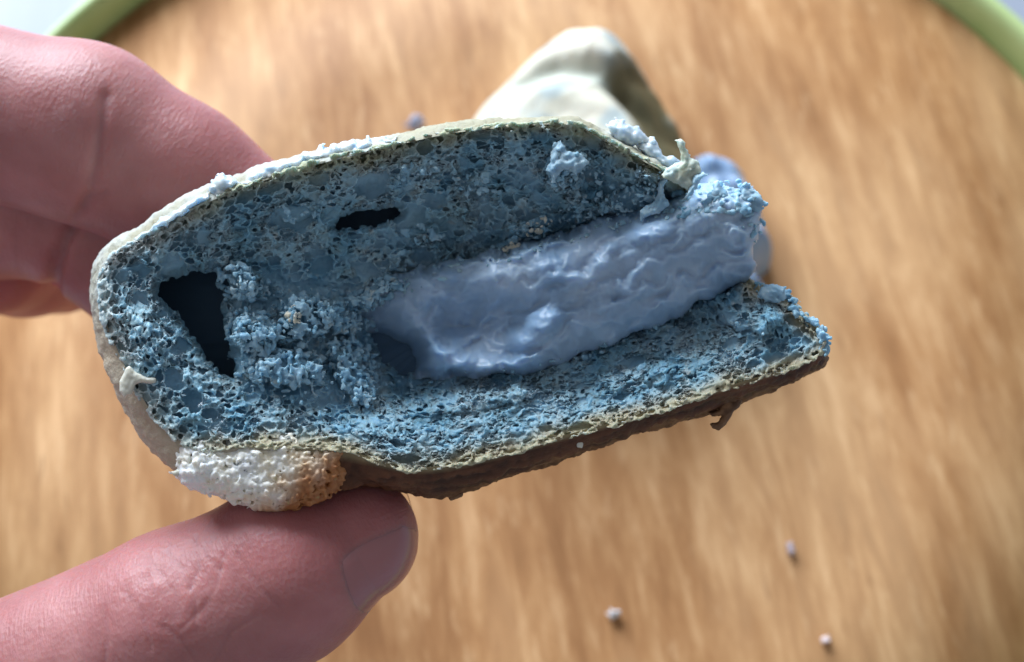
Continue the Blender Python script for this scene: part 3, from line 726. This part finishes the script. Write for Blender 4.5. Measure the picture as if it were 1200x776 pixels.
for P_, z_ in (([(334,370),(340,358),(353,357),(358,367),(350,379),(339,378)], 8), ([(606,272),(618,260),(636,252),(648,260),(642,272),(622,280)], -22), ([(583,296),(598,284),(612,284),(606,298),(590,304)], -48)):
    A_ = np.array(P_, float); g_ = fill_grains(P_, 26, 1.2, 3.2, lambda x, y, d: on_face(x, y, d)+8, r_l, -1)
    grains_mesh('pale_flake', g_, M_white, bun, lambda x, y, z: lerpc((.42, .45, .42), (.62, .58, .46), np.clip(.5+vnoise(P3(x, y, z, 7), 92, 2), 0, 1)), vx=1.15, kk=2.0, rough=1.2, seed=291, ani=(.5, 1.6))
# crumb smeared over the filling's upper edge and its right end
CX_, CY_, CH_ = CRH
def on_cream(x, y, d):
    v = CH_[min(max(int((x-CX_[0])/1.5), 0), len(CX_)-1), min(max(int((y-CY_[0])/1.5), 0), len(CY_)-1)]
    return (v if v > -98 else on_face(x, y, d)) + r_l.normal(0, 1.0)
for P_, n_, r1 in (([(760,240),(800,222),(840,212),(866,212),(898,236),(896,262),(886,290),(872,270),(860,252),(820,250),(780,262)], 190, 4.2), ([(405,350),(450,330),(520,310),(600,290),(680,268),(760,240),(770,256),(700,280),(620,300),(540,322),(470,348),(420,372)], 150, 3.6),
                   ([(440,446),(520,440),(620,430),(700,402),(780,372),(860,336),(866,346),(790,384),(700,416),(620,444),(520,454),(450,456)], 70, 3.0), ([(408,360),(440,350),(452,372),(440,400),(452,440),(470,452),(440,458),(428,430),(414,395)], 60, 4.0)):
    grains_mesh('smeared_crumb', fill_grains(P_, n_, 1.1, r1, on_cream, r_l, -2), M_crumb, bun, lump_col, vx=1.25, kk=4.2, rough=1.1, seed=300+n_, ani=(.45, 1.7))
edge_g = []
for a_, b_ in zip([(884,334),(906,337),(926,344),(934,362),(953,376),(966,392)], [(906,337),(926,344),(934,362),(953,376),(966,392),(968,412)]):
    for t_ in r_l.uniform(0, 1, 26):
        x_, y_ = a_[0]+(b_[0]-a_[0])*t_+r_l.normal(0, 2.6)-2, a_[1]+(b_[1]-a_[1])*t_+r_l.normal(0, 2.6)+2
        edge_g.append((x_, y_, float(h_macro(np.array([x_]), np.array([y_]))[0]) - r_l.uniform(0, 26), r_l.uniform(1.2, 4.0)))
grains_mesh('torn_edge', edge_g, M_crumb, bun, lump_col, vx=1.2, kk=4.5, rough=1.2, seed=330, ani=(.5, 1.7))
# hook of crust hanging from the base, flecks on the base
def brown_col(x, y, z):
    n = vnoise(P3(x, y, z, 9), 95, 2); return lerpc((.10, .05, .025), (.24, .13, .065), np.clip(.5+n, 0, 1))
blob_mesh('crust_strand', [[(846,470),(860,463),(876,462),(868,474),(860,482),(852,497),(843,505),(835,503),(833,497),(840,494),(846,486),(834,488),(830,484),(842,480)]], -30, 6, M_crust, bun, brown_col, vx=1.2, lump=(9, 1.2), fine=.5, seed=96, edge=1.5)
blob_mesh('white_fleck', [[(674,516),(680,512),(685,517),(682,525),(676,524)]], 0, 4, M_white, bun, pale_col, vx=1.0, lump=(7, .6), fine=.3, seed=97, edge=1)
blob_mesh('crust_fleck', [[(524,574),(546,573),(542,582),(536,584),(528,586),(523,580)]], -40, 5, M_crust, bun, brown_col, vx=1.2, lump=(9, 1), fine=.3, seed=98, edge=1)
blob_mesh('white_fleck', [[(141,446),(146,433),(152,428),(158,435),(170,440),(184,444),(182,450),(166,449),(158,452),(154,462),(146,466),(140,458)]], -6, 5, M_white, bun, pale_col, vx=1.2, lump=(9, 1), fine=.5, seed=99, edge=2)
blob_mesh('white_fleck', [[(200,552),(209,549),(216,553),(212,559),(203,557)]], -4, 4, M_white, bun, pale_col, vx=1.0, lump=(9, 1), fine=.5, seed=100, edge=2)
print('bun done', time.time()-T0)

# ------------------------------------------------------------------ second piece lying on the board
def plane_px(px, py, z):
    """where a point seen at (px,py) lies on the level z above the board"""
    sp, cp_ = math.sin(PITCH), math.cos(PITCH)
    vx = px-600.; vy = (388.-py)*sp + D*cp_; vz = (388.-py)*cp_ - D*sp
    t = (HCAM-z)/-vz
    return vx*t, vy*t
def build_second():
    o2 = empty('bread_piece', 'blurred whitish bread piece on the board behind the held bun, dark on its right side', 'bread', loc=(.012, .095, BOARD_TOP))
    s = .00025
    def tr(poly, z):
        p = np.array([plane_px(a, b, z) for a, b in poly]); return p - np.array((.012, .095))
    body = tr(chaikin([(490,200),(522,138),(576,80),(634,28),(690,15),(732,26),(772,72),(806,128),(832,185),(842,225),(836,330),(560,340),(515,280)], 2), .014)
    X = np.arange(body[:, 0].min()-.006, body[:, 0].max()+.016, s); Y = np.arange(body[:, 1].min()-.004, body[:, 1].max()+.004, s); Z = np.arange(-.0012, .027, s)
    gx, gy = [a.astype(np.float32) for a in np.meshgrid(X, Y, indexing='ij')]; Z = Z.astype(np.float32)
    nn = vnoise(P3(gx, gy, 0, .006), 101, 2)*.0009
    d = poly_sdf(gx, gy, body)+nn
    groove = tr([(610,105),(655,92),(700,100),(730,120),(752,150),(772,190),(790,240),(790,241),(772,191),(752,151),(730,121),(700,101),(655,93)], .016)
    dg = np.abs(poly_sdf(gx, gy, groove))
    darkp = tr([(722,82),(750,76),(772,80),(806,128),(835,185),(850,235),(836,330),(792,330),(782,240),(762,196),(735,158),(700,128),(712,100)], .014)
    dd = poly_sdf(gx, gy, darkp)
    q = np.clip(1+d/.011, 0, 1)
    q = np.clip(1+d/.014, 0, 1); top = .0215*np.sqrt(np.clip(1-q**2, 0, 1)) + vnoise(P3(gx, gy, 0, .008), 102, 2)*.0012 + vnoise(P3(gx, gy, 0, .003), 107, 2)*.0003
    top -= .0030*np.exp(-(dg/.0026)**2); top -= .004*ramp(-dd, -.001, .004)
    F = np.maximum(np.maximum((Z[None, None]-top[:, :, None])*.5, d[:, :, None]), -Z[None, None])
    def fin(F): F[0] = F[-1] = 1; F[:, 0] = F[:, -1] = 1; F[:, :, 0] = F[:, :, -1] = 1; return surface_nets(F, X, Y, Z)
    V, Q = fin(F)
    n = vnoise(P3(V[:, 0], V[:, 1], V[:, 2], .005), 104, 2)
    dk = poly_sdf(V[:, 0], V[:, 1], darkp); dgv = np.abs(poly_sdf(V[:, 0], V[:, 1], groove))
    ice = lerpc((.58, .57, .46), (.74, .71, .59), np.clip(.5+n*1.3, 0, 1)); mo = ramp(vnoise(P3(V[:, 0], V[:, 1], V[:, 2], .006), 117, 2), .0, .5)[:, None]*.75; ice = ice*(1-mo) + np.array((.33, .43, .46))*mo
    bl = .6*np.exp(-(dgv/.0022)**2); ice = ice*(1-bl[:, None]) + np.array((.34, .40, .34))*bl[:, None]
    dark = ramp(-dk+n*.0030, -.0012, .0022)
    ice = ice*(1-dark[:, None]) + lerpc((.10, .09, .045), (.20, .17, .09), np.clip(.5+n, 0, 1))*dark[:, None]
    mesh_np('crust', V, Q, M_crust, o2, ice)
    fill = tr(chaikin([(800,175),(845,178),(872,190),(893,222),(903,258),(918,288),(896,300),(890,318),(912,336),(880,352),(800,340)], 1), .008)
    d = poly_sdf(gx+vnoise(P3(gx, gy, 0, .004), 108, 2)*.0006, gy, fill); q = np.clip(1+d/.005, 0, 1)
    top = .0115*np.sqrt(np.clip(1-q*q, 0, 1))+vnoise(P3(gx, gy, 0, .004), 109, 2)*.0012
    F = np.maximum(np.maximum((Z[None, None]-top[:, :, None])*.5, d[:, :, None]), -Z[None, None])
    V, Q = fin(F)
    n = vnoise(P3(V[:, 0], V[:, 1], V[:, 2], .004), 106, 2)
    mesh_np('cream_filling', V, Q, M_cream, o2, lerpc((.22, .34, .52), (.34, .47, .64), np.clip(.5+n, 0, 1)))
build_second()

# ------------------------------------------------------------------ hand
def hand_mat():
    m, nt, b = new_mat('skin'); N = nt.nodes; L = nt.links
    tc = N.new('ShaderNodeTexCoord'); a = N.new('ShaderNodeAttribute'); a.attribute_name = 'Col'
    n = N.new('ShaderNodeTexNoise'); n.inputs['Scale'].default_value = 260; n.inputs['Detail'].default_value = 5
    L.new(tc.outputs['Object'], n.inputs['Vector'])
    mx = N.new('ShaderNodeMix'); mx.data_type = 'RGBA'; mx.blend_type = 'MULTIPLY'; mx.inputs['Factor'].default_value = .5
    r = N.new('ShaderNodeValToRGB'); r.color_ramp.elements[0].color = (.72, .55, .55, 1); r.color_ramp.elements[0].position = .3; r.color_ramp.elements[1].position = .65
    L.new(n.outputs['Fac'], r.inputs[0]); L.new(a.outputs['Color'], mx.inputs['A']); L.new(r.outputs[0], mx.inputs['B'])
    L.new(mx.outputs['Result'], b.inputs['Base Color'])
    b.inputs['Roughness'].default_value = .46; b.inputs['Specular IOR Level'].default_value = .4
    b.inputs['Subsurface Weight'].default_value = .85; b.inputs['Subsurface Radius'].default_value = (1, .28, .16); b.inputs['Subsurface Scale'].default_value = .0030
    # skin ridges: coordinate along the finger is stored on the mesh
    al = N.new('ShaderNodeAttribute'); al.attribute_name = 'along'
    ar = N.new('ShaderNodeAttribute'); ar.attribute_name = 'round'
    cx = N.new('ShaderNodeCombineXYZ'); L.new(al.outputs['Fac'], cx.inputs[0]); L.new(ar.outputs['Fac'], cx.inputs[1])
    mp = N.new('ShaderNodeMapping'); mp.inputs['Scale'].default_value = (1.0, .22, 1); L.new(cx.outputs[0], mp.inputs[0])
    w1 = N.new('ShaderNodeTexNoise'); w1.inputs['Scale'].default_value = 3.0; w1.inputs['Detail'].default_value = 5; w1.inputs['Roughness'].default_value = .65; L.new(mp.outputs[0], w1.inputs['Vector'])
    v = N.new('ShaderNodeTexVoronoi'); v.inputs['Scale'].default_value = 2200; L.new(tc.outputs['Object'], v.inputs['Vector'])
    ad = N.new('ShaderNodeMath'); ad.operation = 'MULTIPLY_ADD'; L.new(v.outputs['Distance'], ad.inputs[0]); ad.inputs[1].default_value = .35; L.new(w1.outputs['Fac'], ad.inputs[2])
    bp = N.new('ShaderNodeBump'); bp.inputs['Strength'].default_value = .6; bp.inputs['Distance'].default_value = .00018
    L.new(ad.outputs[0], bp.inputs['Height']); L.new(bp.outputs[0], b.inputs['Normal'])
    return m

def rc(G, a, b, ra, rb):
    """round cone distance, with position along"""
    a = np.array(a, np.float32); b = np.array(b, np.float32); ba = b-a
    h = ((G-a)@ba)/(ba@ba); hc = np.clip(h, 0, 1)
    q = G - a - hc[..., None]*ba
    return np.sqrt((q*q).sum(-1)) - (ra+(rb-ra)*hc)

def loc(px, py, z): return np.array(px2loc(px, py, z), np.float32)
JT = {'index': [(-420, 160, -330, 135), (-160, 100, -260, 126), (105, 158, -250, 117), (205, 212, -278, 107), (318, 288, -305, 98)],
      'middle': [(-430, 300, -400, 130), (-160, 240, -370, 118), (60, 236, -372, 112), (165, 300, -372, 108), (235, 390, -345, 92)],
      'ring': [(-430, 380, -470, 125), (-180, 300, -480, 112), (-12, 287, -480, 107), (30, 300, -590, 100), (70, 310, -690, 86)],
      'little': [(-460, 500, -520, 110), (-290, 400, -560, 98), (-170, 350, -600, 90), (-120, 330, -680, 82), (-90, 320, -740, 70)],
      'thumb': [(-420, 900, -190, 175), (-80, 872, -120, 138), (215, 735, -78, 121), (335, 672, -82, 108), (415, 630, -92, 80)]}
def build_hand():
    hand = empty('hand', 'left hand reaching in from the left, pinching the blue bread between thumb and fingers', 'hand', mat=FRAME)
    J = {k: [(loc(a, b, c), r) for a, b, c, r in v] for k, v in JT.items()}
    xs = np.r_[np.arange(-1650, -700, 22), np.arange(-700, -620, 8), np.arange(-620, -90, 3.2)]
    ys = np.r_[np.arange(-900, -420, 18), np.arange(-420, 400, 3.2), np.arange(400, 520, 14)]
    zs = np.r_[np.arange(-900, -620, 14), np.arange(-620, 130, 5.0)]
    X, Y, Z = [a.astype(np.float32) for a in (xs, ys, zs)]
    F = np.full((len(X), len(Y), len(Z)), 1e4, np.float32)
    CH = 24
    def field(G):
        d = None; fs = {}
        for k, v in J.items():
            f = None
            for (a, ra), (b, rb) in zip(v[:-1], v[1:]):
                q = rc(G, a, b, ra, rb); f = q if f is None else smin(f, q, 34 if k == 'index' else 16)
            fs[k] = f
        # flattened pads: dorsal-palmar squash is small and left out
        d = fs['index']
        for k in ('middle', 'ring', 'little'): d = smin(d, fs[k], 7)
        palm = rc(G, loc(-480, 230, -380), loc(-900, 560, -420), 150, 210)
        palm = smin(palm, rc(G, loc(-470, 480, -470), loc(-900, 700, -460), 135, 200), 60)
        palm = smin(palm, rc(G, loc(-900, 620, -430), loc(-1500, 860, -470), 215, 190), 80)
        th = smin(fs['thumb'], rc(G, loc(-420, 900, -190), loc(-860, 760, -330), 170, 190), 60)
        palm = smin(palm, th, 50)
        # fingers are joined to the palm, but thumb stays apart from the fingers
        return smin(d, palm, 30)
    for i in range(0, len(X), CH):
        G = np.stack(np.broadcast_arrays(X[i:i+CH, None, None], Y[None, :, None], Z[None, None]), -1)
        F[i:i+CH] = field(G)
    F[0] = np.maximum(F[0], 1); F[-1] = 1; F[:, 0] = 1; F[:, -1] = 1; F[:, :, 0] = 1; F[:, :, -1] = 1
    V, Q = surface_nets(F, X, Y, Z)
    # normals from the field
    e = 1.5
    def grad(V):
        g = np.zeros_like(V)
        for a in range(3):
            dlt = np.zeros(3, np.float32); dlt[a] = e; g[:, a] = field(V+dlt)-field(V-dlt)
        return g/(np.linalg.norm(g, axis=1)[:, None]+1e-9)
    V = V.astype(np.float32); N = grad(V)
    V = V - N*field(V)[:, None]
    # which finger, coordinate along and around
    best = np.full(len(V), 1e9); along = np.zeros(len(V)); rnd = np.zeros(len(V)); isth = np.zeros(len(V), bool)
    for kk, (k, v) in enumerate(J.items()):
        s0 = 0.
        for (a, ra), (b, rb) in zip(v[:-1], v[1:]):
            ba = b-a; Ln = np.linalg.norm(ba); h = ((V-a)@ba)/(ba@ba); hc = np.clip(h, 0, 1)
            q = V-a-hc[:, None]*ba; dd = np.linalg.norm(q, axis=1)-(ra+(rb-ra)*hc); m = dd < best
            best[m] = dd[m]; along[m] = (s0+np.clip(h, -.5, 1.5)*Ln)[m]/13.3
            ax = ba/Ln; n1 = np.cross(ax, (0, 0, 1.)); n1 /= np.linalg.norm(n1)
            rnd[m] = (np.arctan2(q@n1, q[:, 2])*ra)[m]/13.3; isth[m] = (k == 'thumb')
            s0 += Ln
    # projected position for creases
    kz = (D)/(D-V[:, 2]); px = V[:, 0]*kz+600; py = 388-V[:, 1]*kz
    disp = vnoise(V/90, 111, 1)*1.8 + vnoise(V/16, 112, 2)*.25
    front = N[:, 2] > -.2
    near_t = V[:, 2] > -185
    def crease(line, depth, width, mask):
        ln = np.array(line, float); d = np.full(len(V), 1e9)
        for a, b in zip(ln[:-1], ln[1:]):
            ee = b-a; t = np.clip(((px-a[0])*ee[0]+(py-a[1])*ee[1])/(ee@ee), 0, 1)
            d = np.minimum(d, np.hypot(px-a[0]-ee[0]*t, py-a[1]-ee[1]*t))
        return -depth*np.exp(-(d/width)**2)*mask
    idx_m = front & ~isth & (V[:, 2] > -300)
    disp += crease([(124, 112), (116, 165), (110, 205), (100, 244)], 4.5, 7, idx_m)
    disp += crease([(92, 250), (100, 235), (122, 226)], 3, 6, idx_m)
    disp += crease([(90, 252), (72, 285), (62, 320), (60, 345)], 14, 9, front & ~isth & (V[:, 2] <= -255) & (V[:, 2] > -420))
    tm = front & isth
    r2 = np.random.default_rng(3)
    for ln in ([(172, 655), (188, 675), (206, 694), (214, 712)], [(196, 640), (214, 668), (228, 700), (232, 740)], [(228, 630), (232, 665), (222, 690)], [(262, 650), (252, 690), (236, 712), (212, 735)],
               [(280, 650), (305, 690), (330, 712)], [(150, 690), (168, 720), (176, 760)], [(120, 712), (126, 745), (120, 776)], [(300, 720), (272, 740), (250, 776)], [(190, 735), (212, 752), (230, 776)], [(240, 640), (246, 655), (262, 668)]):
        disp += crease(np.array(ln)+r2.normal(0, 1.5, (len(ln), 2)), 1.15, 2.7, tm)
    # knuckle skin swells between the creases
    disp += tm*2.2*np.exp(-(((px-205)/70)**2+((py-700)/60)**2))*vnoise(V/22, 113, 2)
    V = V + N*disp[:, None]
    n = vnoise(V/110, 114, 3)
    col = lerpc((.39, .155, .155), (.50, .235, .23), np.clip(.5+n, 0, 1))
    tip = np.clip(isth*ramp(along, 62, 75), 0, 1)
    col = col*(1-.25*tip[:, None]) + np.array((.50, .16, .16))*.25*tip[:, None]
    red = (~isth)*ramp(V[:, 2], -280, -380)*.7  # shadow on the rear fingers painted as deeper red, by depth
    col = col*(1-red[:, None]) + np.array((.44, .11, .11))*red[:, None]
    o = mesh_np('skin', V*S, Q, hand_mat(), hand, col, attrs={'along': along, 'round': rnd})
    print('hand', len(V), time.time()-T0)
    # thumb nail: patch projected on to the thumb's surface, bedded at its edges
    (a, ra), (b, rb) = J['thumb'][-2:]
    ax = (b-a)/np.linalg.norm(b-a); side = np.cross(ax, (0, 0, 1)); side /= np.linalg.norm(side)
    if side[1] > 0: side = -side
    up = np.cross(side, ax); up = up if up[2] > 0 else -up
    nu, nvv = 60, 60
    u = np.linspace(-1, 1, nu); v = np.linspace(-1, 1, nvv)
    uu, vv = np.meshgrid(u, v, indexing='ij')
    # square -> rounded patch
    su = uu*np.sqrt(1-.5*vv*vv); sv = vv*np.sqrt(1-.28*uu*uu)
    phi0 = math.radians(46)
    phi = phi0 + sv*math.radians(52)
    t = 118 + su*62
    base = a + ax*t[..., None]
    dirn = np.cos(phi)[..., None]*up + np.sin(phi)[..., None]*side
    P = (base + dirn*150).reshape(-1, 3).astype(np.float32)
    for _ in range(14):
        f = field(P); P = P - dirn.reshape(-1, 3)*(f*.9)[:, None]
    rad = np.maximum(np.abs(uu), np.abs(vv)).ravel()
    lift = 1.0 - 2.6*ramp(rad, .60, 1.0)**1.5
    P = P + grad(P)*lift[:, None]
    ii, jj = np.meshgrid(np.arange(nu-1), np.arange(nvv-1), indexing='ij'); ii = ii.ravel(); jj = jj.ravel()
    Qn = np.stack([ii*nvv+jj, ii*nvv+jj+1, (ii+1)*nvv+jj+1, (ii+1)*nvv+jj], 1)
    c = np.cross(P[Qn[:, 1]]-P[Qn[:, 0]], P[Qn[:, 3]]-P[Qn[:, 0]]).mean(0)
    if c @ (up*math.cos(phi0)+side*math.sin(phi0)) < 0: Qn = Qn[:, ::-1]
    nm = attr_mat('nail', rough=.24, sss=.6, radius=(1, .35, .25), scale=.0015, spec=.5)
    mesh_np('thumb_nail', P*S, Qn, nm, hand, np.tile(np.array((.39, .17, .175)), (len(P), 1)))
build_hand()

# ------------------------------------------------------------------ crumbs lying on the board
def board_pt(px, py):
    v = cam.rotation_euler.to_matrix() @ Vector((px-600, 388-py, -D)); t = -HCAM/v.z
    return cam.location + v*t
def build_board_crumbs():
    spec = [(718, 721, .0011, (.60, .58, .60), 'largest white crumb lying alone on the board in the lower right'),
            (925, 645, .0011, (.42, .36, .40), 'greyish crumb on the board, right of the brightest white crumb'),
            (966, 750, .0009, (.60, .50, .50), 'smallest pinkish crumb on the board near the lower right edge'),
            (487, 147, .0018, (.30, .33, .46), 'blurred blue grey crumb on the board behind the held bread')]
    for k, (px, py, r, c, lab) in enumerate(spec):
        p = board_pt(px, py)
        g = np.linspace(-1.6, 1.6, 22).astype(np.float32); G = np.stack(np.meshgrid(g, g, g, indexing='ij'), -1)
        F = np.sqrt((G**2*np.array([(1, 1.8, 2.2), (2.4, 1, 2.5), (1.3, 2.2, 2), (1, 1.5, 2)][k])).sum(-1)) - 1 + vnoise(G*1.3+k*9, 120+k, 3)*1.0
        F[0] = F[-1] = 1; F[:, 0] = F[:, -1] = 1; F[:, :, 0] = F[:, :, -1] = 1
        V, Q = surface_nets(F, g, g, g); V = V*r*.8; V[:, 2] -= V[:, 2].min()
        o = mesh_np('crumb', V, Q, M_white, None, np.tile(np.array(c), (len(V), 1)))
        o.location = (p.x, p.y, BOARD_TOP+.00005); o['label'] = lab; o['category'] = 'crumb'; o['group'] = 'crumbs fallen on the board'
build_board_crumbs()
print('total', time.time()-T0)
